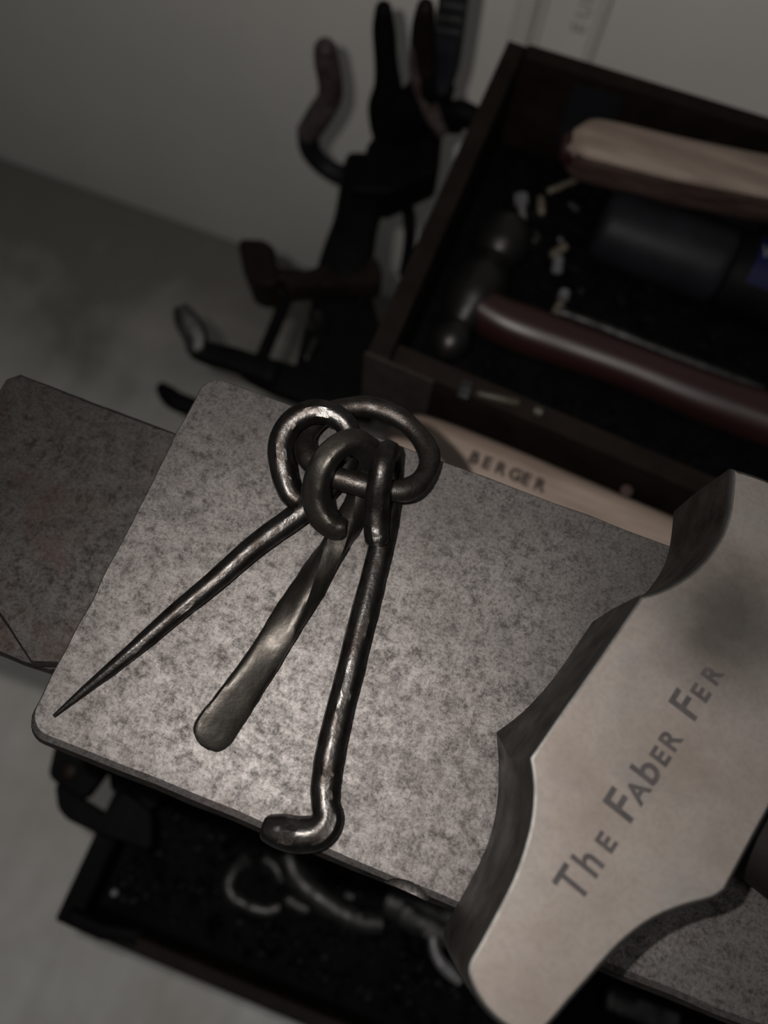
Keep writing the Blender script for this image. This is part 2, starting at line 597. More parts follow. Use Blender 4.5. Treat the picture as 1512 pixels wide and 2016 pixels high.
# ------------------------------------------------------------------ lettering
def letter_mesh(ch, size, depth, bold=0.0):
    cu = bpy.data.curves.new('letters', 'FONT')
    cu.body = ch; cu.size = size; cu.extrude = depth; cu.offset = bold
    cu.resolution_u = 4
    to = bpy.data.objects.new('letters', cu); C.objects.link(to)
    bpy.context.view_layer.update()
    me = to.evaluated_get(bpy.context.evaluated_depsgraph_get()).to_mesh()
    v = [p.co.copy() for p in me.vertices]; f = [tuple(p.vertices) for p in me.polygons]
    to.to_mesh_clear()
    bpy.data.objects.remove(to); bpy.data.curves.remove(cu)
    return v, f


def write(name, items, origin, xdir, ydir, mat, parent, depth=.00008, bold=0.0):
    """items: (character, cap height, distance along the baseline of its left edge)"""
    xdir = xdir.normalized(); zdir = xdir.cross(ydir).normalized(); ydir = zdir.cross(xdir)
    mb = MB()
    for ch, cap, off, *xs in items:
        v, f = letter_mesh(ch, cap / .70, depth, bold)
        if xs: v = [Vector((p.x * xs[0], p.y, p.z)) for p in v]
        lo = min(p.x for p in v)
        mb.add([origin + xdir * (p.x - lo + off) + ydir * p.y + zdir * p.z for p in v], f)
    return obj(name, mb.v, mb.f, mat, parent, smooth=0)


# ------------------------------------------------------------------ big hammer lying on the anvil
HT = .037
top_px = [(1440, 920), (1437, 965), (1430, 1015), (1410, 1065), (1370, 1115), (1315, 1152), (1258, 1172),
          (1170, 1302), (1100, 1402), (1040, 1490),
          (1046, 1545), (1043, 1605), (1030, 1662), (1010, 1720), (985, 1772), (945, 1848), (918, 1900),
          (925, 1942), (950, 1985), (985, 2020), (1030, 2044), (1062, 2042),
          (1092, 2014), (1125, 1975), (1160, 1936), (1200, 1890), (1238, 1852), (1290, 1815), (1350, 1790), (1405, 1775), (1432, 1757),
          (1470, 1685), (1512, 1608), (1570, 1510), (1650, 1425), (1645, 1365), (1640, 1310), (1655, 1255), (1690, 1205), (1740, 1175), (1800, 1157),
          (1720, 1085), (1620, 1008), (1530, 952), (1480, 931)]
top = [P(x, y, HT) for x, y in top_px]
bot = [Vector((p.x, p.y, ZF)) for p in top]
cc = P(975, 1442, 0)
for k, w in ((8, .35), (9, 1.0), (10, .55), (11, .2)):
    bot[k] = bot[k].lerp(bot[k] + (cc - bot[9]) * w, 1) if k != 9 else bot[k]
bot[9] = cc
ham = thing('hammer', (.068, .045, ZF), 'big steel hammer head lying on the anvil face, lettered along its pale cheek', 'hammer')
# subdivide the outlines, offset inward for the bevels
def sub_outline(pts, sharp, sub=3):
    n = len(pts); out = []
    for i in range(n):
        a, b = pts[i], pts[(i + 1) % n]
        p0, p3 = pts[i - 1], pts[(i + 2) % n]
        if i in sharp: p0 = a + (a - b)
        if (i + 1) % n in sharp: p3 = b + (b - a)
        for s in range(sub):
            t = s / sub
            out.append(0.5 * (2 * a + (b - p0) * t + (2 * p0 - 5 * a + 4 * b - p3) * t * t + (3 * a - p0 - 3 * b + p3) * t ** 3))
    return out


sharp = {0, 6, 9, 30, 34, 40}
topo = sub_outline(top, sharp); boto = sub_outline(bot, sharp)


def inset(o, d, z):
    n = len(o); r = []
    area = sum(o[i].x * o[(i + 1) % n].y - o[(i + 1) % n].x * o[i].y for i in range(n))
    sg = 1 if area > 0 else -1
    for i in range(n):
        t = (o[(i + 1) % n] - o[i - 1]); t.z = 0; t.normalize()
        nn = Vector((-t.y, t.x, 0)) * sg
        q = o[i] + nn * d; q.z = ZF + z
        r.append(q)
    return r


hr = [inset(boto, .0010, .0003), inset(boto, 0, .0016), inset(topo, -.0004, HT * .5),
      inset(topo, 0, HT - .0014), inset(topo, .0003, HT - .0006), inset(topo, .0007, HT - .0001), inset(topo, .0012, HT)]
v, f = loft(hr)
nr = len(hr[0]); fm = []
for q in f:
    zs = sum(v[i].z for i in q) / len(q) - ZF
    fm.append(0 if zs > HT - .00003 else (2 if zs > HT - .0012 else 1))
hd = obj('head', v, f, [M['cheek'], M['hside'], M['worn']], ham, smooth=35, fmat=fm)  # last slot carries the painted bevel highlight
for q in hd.data.polygons:
    if q.material_index == 0: q.use_smooth = False
ax = (P(1258, 1172, HT) - P(1040, 1490, HT)); ax.z = 0; ax.normalize()
pr = Vector((ax.y, -ax.x, 0))          # towards the handle
ec = (P(1040, 1490, HT) + P(1258, 1172, HT) + P(1432, 1757, HT) + P(1650, 1430, HT)) / 4; ec.z = ZF + .0185
hp = []; ha = []; hb = []
for t, w, h in ((.012, .0125, .0115), (.03, .0128, .012), (.05, .0128, .0122), (.09, .0125, .012), (.14, .0125, .0118), (.20, .015, .012), (.26, .0165, .0125), (.30, .016, .012)):
    hp.append(ec + pr * t - Vector((0, 0, max(0, (t - .05)) * .02))); ha.append(w); hb.append(h)
w = catmull([(p.x, p.y, p.z, a, b) for p, a, b in zip(hp, ha, hb)], 4)
obj('handle', *sweep([Vector(q[:3]) for q in w], [q[3] for q in w], [q[4] for q in w], seg=20, power=2.6), M['brownwood'], ham)
org = P(1153, 1760, HT + .00012); xd = P(1363, 1425, HT + .00012) - org
pxm = 1 / 8560.
yd = Vector((-xd.y, xd.x, 0))
its = [('T', 60, -22, .82), ('h', 56, 32, .9), ('E', 36, 84), ('F', 62, 150), ('A', 38, 186), ('b', 54, 232), ('E', 36, 276), ('R', 38, 310), ('F', 60, 384), ('E', 36, 428), ('R', 36, 470)]
tl = write('lettering', [(q_[0], q_[1] * pxm, q_[2] * pxm, *q_[3:]) for q_ in its], org, xd, yd, M['ink'], ham, bold=.00018)
tl['label'] = 'grey stamped lettering along the hammer cheek'

# ------------------------------------------------------------------ ring and the three little forged tools
R0 = .0034
rp = [(735, 802, .0046), (790, 825, .0046), (830, 865, .0054), (846, 905, .0066), (830, 945, .0085), (795, 966, .0103), (745, 962, .0116),
      (690, 948, .0122), (640, 930, .0120), (606, 898, .0104), (602, 858, .0080), (632, 820, .0060), (682, 803, .0050)]
w = catmull_closed([tuple(P(*q)) for q in rp], 6)
wr = [.0031 + .0002 * math.sin(i * .5) for i in range(len(w))]
o = obj('iron_ring', *sweep(w, wr, seg=20, closed=True, power=2.2, wob=.04, seed=2), M['ring'])
tag(o, 'thick grey forged iron ring that holds the three small tools together', 'ring')

r = .0036
awl = [(606, 998, .0042, .0036), (560, 1032, .0036, .0036), (500, 1076, .0035, .0034), (420, 1146, .0032, .0031), (340, 1212, .0028, .0027), (250, 1290, .0023, .0021), (170, 1356, .0016, .0013), (106, 1410, .0008, .0005)]
loop = [(588, 986, .0085, .0031), (570, 968, .0090, .0034), (556, 925, .0105, .0036), (552, 875, .0125, .0037), (572, 834, .0140, .0037), (612, 811, .0150, .0036), (655, 816, .0152, .0035), (684, 842, .0140, .0034), (690, 884, .0105, .0034), (672, 928, .0060, .0034), (640, 968, .0043, .0035)]
pts, (ra,) = smooth_px(loop + awl, 6)
o = obj('spike', *sweep(pts, ra, seg=24, facets=8, wob=.05, seed=3), M['forged'])
tag(o, 'small forged spike tapering to a sharp point, with a loop eye', 'spike')

sd = [(676, 1040, .0098, .0026, .0026), (655, 1036, .0096, .0032, .0032), (630, 1008, .0110, .0034, .0034), (622, 965, .0145, .0034, .0034), (634, 918, .0190, .0034, .0033), (662, 883, .0206, .0034, .0031), (696, 870, .0195, .0034, .0030), (724, 888, .0150, .0033, .0030),
      (730, 920, .0085, .0033, .0032), (716, 962, .0046, .0034, .0032), (698, 1005, .0036, .0036, .0033), (672, 1052, .0038, .0042, .0036), (640, 1102, .0038, .0043, .0035), (600, 1166, .0037, .0043, .0033), (555, 1238, .0034, .0045, .0029),
      (510, 1310, .0032, .0046, .0022), (462, 1382, .0028, .0052, .0016), (430, 1428, .0025, .0057, .0012), (417, 1448, .0024, .0054, .0011), (409, 1460, .0023, .0045, .0010), (404, 1467, .0023, .0030, .0008), (402, 1470, .0023, .0014, .0006)]
pts, (ra, rb) = smooth_px(sd, 6)
tw = []
k0, k1 = 9 * 6, 15 * 6
for i in range(len(pts)):
    t = min(1, max(0, (i - k0) / (k1 - k0)))
    e = max(0, min(1, (i - k1) / (len(pts) - k1)))
    tw.append(-math.pi * 1.0 * (1 - t) + .42)
o = obj('twisted_screwdriver', *sweep(pts, ra, rb, seg=24, power=4.2, twist=tw, wob=.07, seed=4, level_end=True), M['bright'])
tag(o, 'small twisted bar ending in a flat rounded blade, with a loop eye', 'screwdriver')

hk = [(742, 1066, .0092, .0034), (740, 1040, .0096, .0036), (741, 1000, .0125, .0036), (746, 955, .0172, .0035), (753, 915, .0195, .0034), (762, 890, .0165, .0033), (768, 893, .0105, .0033), (769, 925, .0052, .0034), (766, 980, .0038, .0035), (757, 1040, .0036, .0036),
      (741, 1110, .0036, .0036), (722, 1185, .0036, .0037), (702, 1265, .0036, .0037), (682, 1345, .0036, .0037), (662, 1425, .0036, .0038), (648, 1490, .0037, .0039), (640, 1540, .0038, .0038), (640, 1580, .0039, .0037), (644, 1612, .0041, .0041), (624, 1638, .0042, .0044), (588, 1643, .0042, .0045), (550, 1636, .0040, .0041), (524, 1629, .0036, .0032)]
pts, (ra,) = smooth_px(hk, 6)
o = obj('hook', *sweep(pts, ra, seg=24, facets=8, wob=.06, seed=6), M['forged'])
tag(o, 'small forged bar bent square at its foot into a short hook, with a loop eye', 'hook')

# ------------------------------------------------------------------ tool tray behind the anvil
RZ = -.12
FLc, FRc = Vector((-.058, .185, 0)), Vector((.40, .158, 0))      # front corners
BLc, BRc = Vector((-.056, .410, 0)), Vector((.40, .425, 0))      # back corners
TL, TF, TB, TR = -.058, .185, .410, .40
wt = .011; td = .070
tray = thing('tool_tray', ((TL + TR) / 2, (TF + TB) / 2, ZF + RZ - td), 'deep dark brown tool tray behind the anvil, full of hammers and small hardware', 'tray')
z0, z1 = ZF + RZ - td, ZF + RZ


def board(name, a, b, inner, t, za, zb, mat, parent, bev=.002):
    """upright board from a to b, its thickness t laid towards the point inner"""
    d = (b - a).normalized(); n = Vector((-d.y, d.x, 0))
    if n.dot(inner - a) < 0: n = -n
    c = [a, b, b + n * t, a + n * t]
    return poly_slab(name, [(p.x, p.y) for p in c], za, zb, mat, parent, bev)


mid_ = (FLc + BRc) / 2
ux = (FRc - FLc).normalized(); ub = (BRc - BLc).normalized(); us = (BLc - FLc).normalized()
poly_slab('bottom', [(p.x, p.y) for p in (FLc, FRc, BRc, BLc)], z0, z0 + .006, M['grime'], tray)
board('side_board', FLc, BLc, mid_, wt, z0 + .006, z1, M['brownsteel'], tray)
board('side_board', FRc, BRc, mid_, wt, z0 + .006, z1, M['brownsteel'], tray)
board('back_board', BLc + ub * wt, BRc - ub * wt, mid_, wt, z0 + .006, z1, M['brownsteel'], tray)
board('front_board', FLc + ux * wt, FRc - ux * wt, mid_, wt, z0 + .006, z1, M['brownsteel'], tray)
board('corner_plate', FLc - ux * .001, FLc + ux * .036, FLc + Vector((0, -1, 0)), .0016, z0 + .010, z1 + .0005, M['plate'], tray, .0004)
board('inner_plate', BLc + ub * .045 - us * wt, BLc + ub * .075 - us * wt, mid_, .002, z0 + .02, z1 - .006, M['blackb'], tray, .0005)

ts = thing('tray_stand', ((TL + TR) / 2, (TF + TB) / 2, 0), 'black steel stand carrying the brown tool tray', 'stand')
poly_slab('shelf', [(TL + .02, .187), (TR, .160), (TR, TB - .01), (TL + .02, TB - .01)], z0 - .012, z0, M['black'], ts)
for x in (TL + .05, TR - .03):
    for y in (TF + .01, TB - .03):
        obj('leg', *box(x, x + .02, y, y + .02, 0, z0 - .012, .002), M['black'], ts)

FZ = RZ - td + .006          # tray floor, relative to the anvil face
# ball peen hammer
bp = thing('ball_peen_hammer', P(940, 580, FZ), 'ball peen hammer with a dark red varnished handle lying in the tool tray', 'hammer')
hz = FZ + .0185
ha_, hb_ = P(868, 706, hz), P(1004, 448, hz)
L = (hb_ - ha_).length
prof = [(0.0, .001), (.02, .0055), (.055, .0092), (.10, .0112), (.15, .0115), (.20, .0098), (.235, .0085), (.28, .0105), (.36, .0145), (.42, .0165), (.56, .0168), (.63, .0145), (.69, .0115), (.735, .0112), (.77, .0140), (.82, .0160), (.96, .0160), (.985, .0152), (1.0, .0138)]
obj('head', *lathe(ha_, hb_, prof, 24), M['steelhead'], bp)
hpx = [(935, 605, hz, .0105, .013), (985, 630, hz, .0125, .013), (1040, 651, hz, .0135, .0130), (1130, 683, hz, .0130, .0125), (1250, 727, hz + .002, .0125, .012), (1380, 779, hz + .004, .0135, .0125), (1512, 826, hz + .006, .0145, .013), (1700, 895, hz + .01, .0150, .0135), (1900, 970, hz + .014, .0145, .0130)]
pts, (ra, rb) = smooth_px(hpx, 5)
obj('handle', *sweep(pts, ra, rb, seg=18, power=2.4), M['redwood'], bp)

# pale wooden handle at the back of the tray
wz = RZ - .013
wp = thing('wooden_handle', P(1400, 350, FZ), 'pale ash tool handle with a worn edge lying at the back of the tool tray', 'handle')
pts, (ra, rb) = smooth_px([(1130, 292, wz, .009, .012), (1150, 296, wz, .0132, .014), (1200, 306, wz, .0142, .0145), (1330, 338, wz, .0146, .0145), (1512, 374, wz, .0142, .0145), (1660, 406, wz, .0144, .0145)], 5)
v, f = sweep(pts, ra, rb, seg=24, power=5.0, twist=[-.12] * len(pts))
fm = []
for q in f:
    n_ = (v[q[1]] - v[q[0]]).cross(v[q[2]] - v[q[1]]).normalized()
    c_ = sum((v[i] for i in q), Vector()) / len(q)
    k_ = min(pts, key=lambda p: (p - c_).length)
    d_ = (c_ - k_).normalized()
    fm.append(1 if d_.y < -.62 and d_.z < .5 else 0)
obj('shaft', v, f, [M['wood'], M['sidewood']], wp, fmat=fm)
pts2, (ra, rb) = smooth_px([(1112, 290, wz, .0085, .0085), (1132, 293, wz, .0092, .0105)], 3)
obj('end_cap', *sweep(pts2, ra, rb, seg=16), M['redwood'], wp)

sb = P(1330, 338, wz); sb2 = P(1500, 372, wz)
o = obj('steel_block', *box(sb.x - .02, sb2.x + .01, sb.y - .004, sb.y + .016, ZF + FZ, ZF + wz - .0152, .0015), M['black']); tag(o, 'black steel block propping up the pale ash handle at the back of the tool tray', 'block')
# spray can
cz = FZ + .0245
sc = thing('spray_can', P(1350, 520, FZ), 'black spray can with a blue label lying in the tool tray', 'can')
a, b = P(1176, 438, cz), P(1420, 528, cz)
a2 = a + (b - a) * 2.7
obj('cap', *lathe(a, b, [(0, .014), (.02, .0185), (.05, .0205), (.10, .0212), (.92, .0222), (.98, .0222), (1.0, .0210)], 28), M['blackb'], sc)
obj('body', *lathe(b, a2, [(0, .016), (.01, .0215), (.06, .0238), (.95, .0238), (1, .022)], 28), M['black'], sc)
T = (a2 - b).normalized()
u = Vector((0, 0, 1)) - T * T.z; u.normalize(); vv = T.cross(u)
if (vv.dot(RIGHT)) < 0 and False: vv = -vv
lab = []
LR = .0240
l0 = P(1490, 505, cz + .022)
s0 = (l0 - b).dot(T)
rings = []
for s_ in (0, .02, .04, .06):
    rings.append([b + T * (s0 + s_) + (u * math.cos(q) + vv * math.sin(q)) * (LR + (k_ in (1,)) * .0) for k_ in (0, 1) for q in ([math.radians(-32 + 8 * i) for i in range(11)] if k_ == 0 else [])])
v, f = loft(rings, False, False, closed=False)
obj('label', v, f, M['blue'], sc)
mid = b + T * (s0 + .001)
nrm = (u * math.cos(math.radians(10)) + vv * math.sin(math.radians(10)))
write('lettering', [('W', .0062, 0), ('a', .0062, .0088)], mid + nrm * (LR + .0002), T, nrm.cross(T) , M['white'], sc, depth=.0001, bold=.0002)

# steel rod beside the red handle
pts, (ra,) = smooth_px([(1098, 612, FZ + .0055, .0032), (1200, 650, FZ + .0055, .0032), (1310, 694, FZ + .0055, .0032), (1500, 766, FZ + .0055, .0032)], 3)
o = obj('steel_rod', *sweep(pts, ra, seg=10), M['chain']); tag(o, 'thin grey steel rod lying behind the dark red hammer handle in the tray', 'rod')


def fastener(name, kind, pa, pb, r, mat, label, cat, group=None, z=.012, hr_=1.9):
    a, b = P(*pa, FZ + z), P(*pb, FZ + z)
    t = thing(name, (a + b) / 2 - Vector((0, 0, r)), label, cat, group)
    if kind == 'bolt':
        d = (b - a); hl = .006 / d.length
        obj('head', *lathe(a, b, [(0, r * 1.5), (hl * .2, r * hr_), (hl, r * hr_)], 6), mat, t, smooth=20)
        obj('shank', *lathe(a, b, [(hl, r), (.97, r), (1, r * .7)], 10), mat, t)
    elif kind == 'nut':
        d = (b - a); n = 6
        T_ = d.normalized(); u_ = T_.orthogonal().normalized(); v_ = T_.cross(u_)
        rg = lambda s, rad: [a + d * s + (u_ * math.cos(math.pi / 3 * i) + v_ * math.sin(math.pi / 3 * i)) * rad for i in range(6)]
        vv_, ff_ = loft([rg(0, r * .5), rg(0, r * .92), rg(.15, r), rg(.85, r), rg(1, r * .92), rg(1, r * .5), rg(0, r * .5)], False, False)
        obj('nut_body', vv_, ff_, mat, t, smooth=20)
    return t


fastener('bolt', 'bolt', (1025, 384), (1031, 446), .0024, M['zinc'], 'zinc bolt with a hexagonal head lying in the tray beside the ball peen hammer', 'bolt', z=.0065)
t = obj('rivet', *lathe(P(1078, 378, FZ + .005), P(1136, 354, FZ + .005), [(0, .0016), (.05, .0022), (.95, .0022), (1, .0016)], 10), M['brass']); tag(t, 'thin pale pin lying slanted just left of the pale wooden handle end', 'pin')
t = obj('rivet', *lathe(P(1064, 388, FZ + .005), P(1066, 422, FZ + .005), [(0, .0018), (.08, .0026), (.92, .0026), (1, .0018)], 10), M['brass']); tag(t, 'short brass pin just below the slanted pin in the tray', 'pin')
fastener('nut', 'nut', (1040, 474), (1056, 466), .006, M['chain'], 'grey hexagonal nut beside the top of the ball peen hammer head', 'nut', z=.0075)
loose = [((1086, 504), (1114, 484), .0030, 'brass', 'slanted tarnished pin above the pale upright one in the middle of the tray'),
         ((1096, 536), (1100, 508), .0034, 'zinc', 'short pale bolt shank standing out brightest in the middle of the tray'),
         ((1108, 588), (1112, 574), .0034, 'zinc', 'small pale stud between two bolts behind the red handle'),
         ((1092, 622), (1104, 598), .0030, 'brass', 'small tarnished stud touching the end of the grey steel rod'),
         ((1138, 578), (1146, 572), .0024, 'chain', 'tiny grey stud right of the pale studs behind the red handle'),
         ((900, 400), (912, 372), .0022, 'brass', 'dull brass pin lying along the left side board of the tray'),
         ((1098, 470), (1108, 474), .0030, 'chain', 'small grey stud above the slanted tarnished pin'),
         ((1120, 400), (1140, 416), .0026, 'chain', 'dull stud lying left of the black spray can'),
         ((938, 774), (1022, 794), .0022, 'dimbrass', 'long thin tarnished rod lying on the front board of the tray', 'rim'),
         ((1050, 806), (1068, 814), .0028, 'dimbrass', "short brass stud lying right of the long thin rod on the tray's front board", 'rim')]
for pa, pb, r_, mk, lb, *rm in loose:
    hz_ = RZ + r_ if rm else FZ + r_ + .0025
    o = obj('stud', *lathe(P(*pa, hz_), P(*pb, hz_), [(0, r_ * .6), (.08, r_), (.92, r_), (1, r_ * .6)], 10), M[mk]); tag(o, lb, 'stud')
fastener('bolt', 'bolt', (902, 764), (926, 772), .0026, M['chain'], 'grey bolt with a hexagonal head left of the long thin rod on the front board', 'bolt', z=RZ - FZ + .0045)

# oily scraps on the tray floor
random.seed(4)
mb = MB()
for i in range(420):
    x = random.uniform(TL + .02, .16); y = random.uniform(TF + .02, TB - .02)
    pp_ = Vector((x, y, 0)); skip_ = False
    for a0_, b0_, r0_ in ((ha_, hb_, .021), (P(935, 605, hz), P(1512, 826, hz), .019)):
        a1_ = Vector((a0_.x, a0_.y, 0)); d1_ = Vector((b0_.x, b0_.y, 0)) - a1_
        t1_ = max(0, min(1, (pp_ - a1_).dot(d1_) / d1_.dot(d1_)))
        skip_ |= (pp_ - a1_ - d1_ * t1_).length < r0_
    if skip_: continue
    s_ = random.uniform(.0012, .0032); an = random.uniform(0, 3.14)
    c_ = Vector((x, y, ZF + FZ + s_ * 1.2)); d_ = Vector((math.cos(an), math.sin(an), random.uniform(-.3, .3))) * s_ * 2
    mb.add(*lathe(c_ - d_, c_ + d_, [(0, s_ * .4), (.3, s_), (.8, s_ * .8), (1, s_ * .3)], 5))
o = obj('metal_scraps', mb.v, mb.f, M['grime']); tag(o, 'black oily metal scraps covering the floor of the tool tray', 'scraps', kind='stuff')

# pale handle with lettering lying in front of the tray
lz = -.1445
LH = lambda x, dy=0, dz=0: Vector((x, .1585 - .06 * (x + .03) + dy, ZF + lz + dz))
lp = thing('lettered_handle', LH(.10, 0, -.0135), 'pale wooden tool handle with black lettering between the anvil and the tray', 'handle')
w = catmull([(*LH(x), a, b) for x, a, b in ((-.034, .007, .006), (-.029, .012, .010), (-.018, .0155, .0125), (.02, .0172, .0133), (.10, .0172, .0133), (.20, .017, .0133), (.30, .0172, .0133))], 5)
obj('shaft', *sweep([Vector(q[:3]) for q in w], [q[3] for q in w], [q[4] for q in w], seg=24, power=3.4), M['wood'], lp)
lt = lz + .0135
o1 = P(922, 908, lt); o2 = P(1076, 972, lt)
xd = o2 - o1
yd = Vector((-xd.y, xd.x, 0))
wv = xd.length / 6
lt_ = write('lettering', [(ch, .0062, i * wv) for i, ch in enumerate('BERGER')], o1, xd, yd, M['handleink'], lp, depth=.0002, bold=.0003)
lt_['label'] = 'black burnt lettering on the pale handle'
a_ = P(1234, 966, lt)
obj('knot', *lathe(a_ + Vector((0, 0, -.0012)), a_ + Vector((0, 0, .0004)), [(0, .0030), (.9, .0030), (1, .002)], 14), M['woodend'], lp)

# ------------------------------------------------------------------ shallow black tray in front of the anvil
BZ = -.30
bx = P(122, 1790, BZ); by = P(185, 1632, BZ); b2 = P(560, 2016, BZ)
X0, Y0, X1, Y1 = (bx.x + by.x) / 2, (bx.y + b2.y) / 2 - .002, .30, -.050
ft = thing('scrap_tray', ((X0 + X1) / 2, (Y0 + Y1) / 2, ZF + BZ - .035), 'shallow black steel tray of scrap hung below the near edge of the anvil', 'tray')
q0, q1 = ZF + BZ - .035, ZF + BZ
obj('bottom', *box(X0, X1, Y0, Y1, q0, q0 + .003, .0008), M['grime'], ft)
obj('rim', *box(X0, X0 + .014, Y0, Y1 + .004, q0 + .003, q1, .002), M['black'], ft)
obj('rim', *box(X0 + .014, X1, Y0, Y0 + .009, q0 + .003, q1 - .001, .002), M['brownsteel'], ft)
obj('rim', *box(X1 - .01, X1, Y0 + .009, Y1, q0 + .003, q1, .002), M['black'], ft)
obj('rim', *box(X0 + .014, X1 - .01, Y1, Y1 + .004, q0 + .003, q1, .001), M['black'], ft)
# thicker lip at the near left corner
c_a = P(128, 1800, BZ); c_b = P(284, 1852, BZ)
mb = MB(); mb.add(*sweep([c_a + Vector((.004, .0005, 0)), (c_a + c_b) / 2 + Vector((0, -.0015, 0)), c_b + Vector((-.004, .001, 0))], .005, .006, seg=10, power=3))
obj('corner_lip', mb.v, mb.f, M['black'], ft)
a_ = P(225, 1758, BZ - .01)
obj('rivet', *lathe(a_, a_ + Vector((0, 0, .002)), [(0, .0024), (.5, .0022), (1, .001)], 12), M['zinc'], ft)

# black bracket at the tray's left end
hz2 = BZ + .03


def px_slab(name, poly, z, th, mat, parent, inset_=.0015, jit=0):
    p = [P(x, y, z) for x, y in poly]
    k = [tuple(q) for q in p]
    pts = []
    n = len(k)
    for i in range(n):                                  # round every corner
        a, b, c = Vector(k[i - 1]), Vector(k[i]), Vector(k[(i + 1) % n])
        r = min(.004, (a - b).length * .35, (c - b).length * .35)
        e0 = b + (a - b).normalized() * r; e1 = b + (c - b).normalized() * r
        for t in (0, .33, .67, 1): pts.append(tuple(e0.lerp(b, t).lerp(b.lerp(e1, t), t)))
    return poly_slab(name, pts, ZF + z - th, ZF + z, mat, parent, inset_)


br = thing('hanging_bracket', P(150, 1580, hz2 - .02), 'black bent steel bracket poking out left under the near corner of the anvil', 'bracket')
px_slab('plate', [(112, 1440), (93, 1527), (118, 1550), (166, 1578), (210, 1520), (240, 1460)], hz2, .010, M['black'], br)
px_slab('arm', [(106, 1540), (112, 1592), (130, 1614), (190, 1643), (300, 1675), (300, 1600), (250, 1556), (222, 1594), (206, 1602), (155, 1572)], hz2 - .0005, .010, M['black'], br)
px_slab('prong', [(206, 1480), (217, 1556), (226, 1560), (248, 1552), (272, 1570), (300, 1600), (330, 1560)], hz2 - .001, .009, M['black'], br)
a_ = P(134, 1518, hz2)
obj('rivet', *lathe(a_, a_ + Vector((0, 0, .003)), [(0, .0055), (.6, .0045), (1, .001)], 12), M['brownsteel'], br)

GZ = BZ - .032
def rod(name, seq, mat, label, cat, seg=10, power=2.0, group=None):
    pts, rr = smooth_px(seq, 5)
    rr = [[q * 1.35 for q in c_] for c_ in rr]
    o = obj(name, *sweep(pts, rr[0], rr[1] if len(rr) > 1 else None, seg=seg, power=power, wob=.05, seed=len(seq)), mat)
    return tag(o, label, cat, group)


RK = 1.35
rod('chain_link', [(488, 1690, GZ + 0.0090, .0048), (466, 1708, GZ + 0.0081, .0036), (450, 1738, GZ + 0.0077, .0038), (458, 1764, GZ + 0.0077, .0038), (486, 1782, GZ + 0.0077, .0038), (522, 1793, GZ + 0.0077, .0038), (552, 1786, GZ + 0.0081, .0036)],
    M['chain'], 'open grey iron link, leftmost of the scrap iron in the black tray', 'link')
rod('iron_stub', [(520, 1690, GZ + 0.0090, .0036), (535, 1700, GZ + 0.0090, .0040), (548, 1716, GZ + 0.0090, .0042), (556, 1734, GZ + 0.0086, .0040)], M['chain'], 'short pale iron stub between the open link and the thick bent bar', 'stub')
rod('bent_bar', [(568, 1680, GZ + 0.0117, .0058), (574, 1706, GZ + 0.0117, .0062), (594, 1738, GZ + 0.0117, .0064), (630, 1768, GZ + 0.0117, .0064), (672, 1796, GZ + 0.0117, .0064), (712, 1814, GZ + 0.0117, .0060), (752, 1818, GZ + 0.0117, .0052)],
    M['chain'], 'thick bent iron bar curving through the middle of the black scrap tray', 'bar')
rod('iron_stub', [(566, 1768, GZ + 0.0063, .0042), (584, 1782, GZ + 0.0063, .0046), (606, 1790, GZ + 0.0063, .0042)], M['chain'], 'short iron stub lying under the near side of the thick bent bar', 'stub')
rod('iron_stub', [(680, 1760, GZ + 0.0072, .0042), (694, 1766, GZ + 0.0072, .0042)], M['chain'], 'small iron stub just behind the thick bent bar', 'stub')
rod('flat_bar', [(790, 1798, GZ + 0.0108, .0052, .0025), (830, 1818, GZ + 0.0108, .0054, .0025), (884, 1846, GZ + 0.0108, .0054, .0025)], M['chain'], 'flat grey iron bar under the hammer end in the black tray', 'bar', power=4)
rod('flat_bar', [(760, 1772, GZ + 0.0072, .007, .003), (820, 1790, GZ + 0.0072, .0075, .003), (900, 1812, GZ + 0.0072, .0075, .003)], M['chain'], 'wide dark flat bar tucked under the near edge of the anvil', 'bar', power=4)
rod('wire_hook', [(852, 1846, GZ + 0.0135, .0018), (856, 1872, GZ + 0.0135, .0024), (868, 1896, GZ + 0.0135, .0028), (888, 1916, GZ + 0.0135, .0028), (906, 1932, GZ + 0.0135, .0022)], M['zinc'], 'shiny curved wire beside the rounded end of the big hammer', 'wire')
rod('flat_bar', [(1195, 1962, GZ + 0.0090, .006, .003), (1240, 1980, GZ + 0.0090, .006, .003), (1330, 2014, GZ + 0.0090, .006, .003)], M['chain'], 'grey flat bar in the tray below the brown end of the anvil face', 'bar', power=4)
random.seed(11)
mb = MB()
for i in range(520):
    x = random.uniform(X0 + .021, .16); y = random.uniform(Y0 + .016, Y1 - .009)
    s_ = random.uniform(.0008, .0030); an = random.uniform(0, 3.14)
    c_ = Vector((x, y, q0 + .0034 + s_ * 1.75)); d_ = Vector((math.cos(an), math.sin(an), random.uniform(-.4, .4))) * s_ * 1.3
    mb.add(*lathe(c_ - d_, c_ + d_, [(0, s_ * .5), (.35, s_), (.75, s_ * .9), (1, s_ * .35)], 5))
M['scale'] = simple('forge_scale', (.0006, .0007, .0009), (.0045, .005, .0062), 40, .2, .55, spec=.06, lo=.48, hi=.75)
o = obj('forge_scale', mb.v, mb.f, M['scale']); tag(o, 'dark forge scale and clinker scattered over the black tray', 'scale', kind='stuff')

# ------------------------------------------------------------------ tong rack and tools left of the tray
KZ = -.25
rk = thing('tool_rack', P(640, 560, -.60), 'black steel tool rack standing left of the brown tool tray', 'rack')


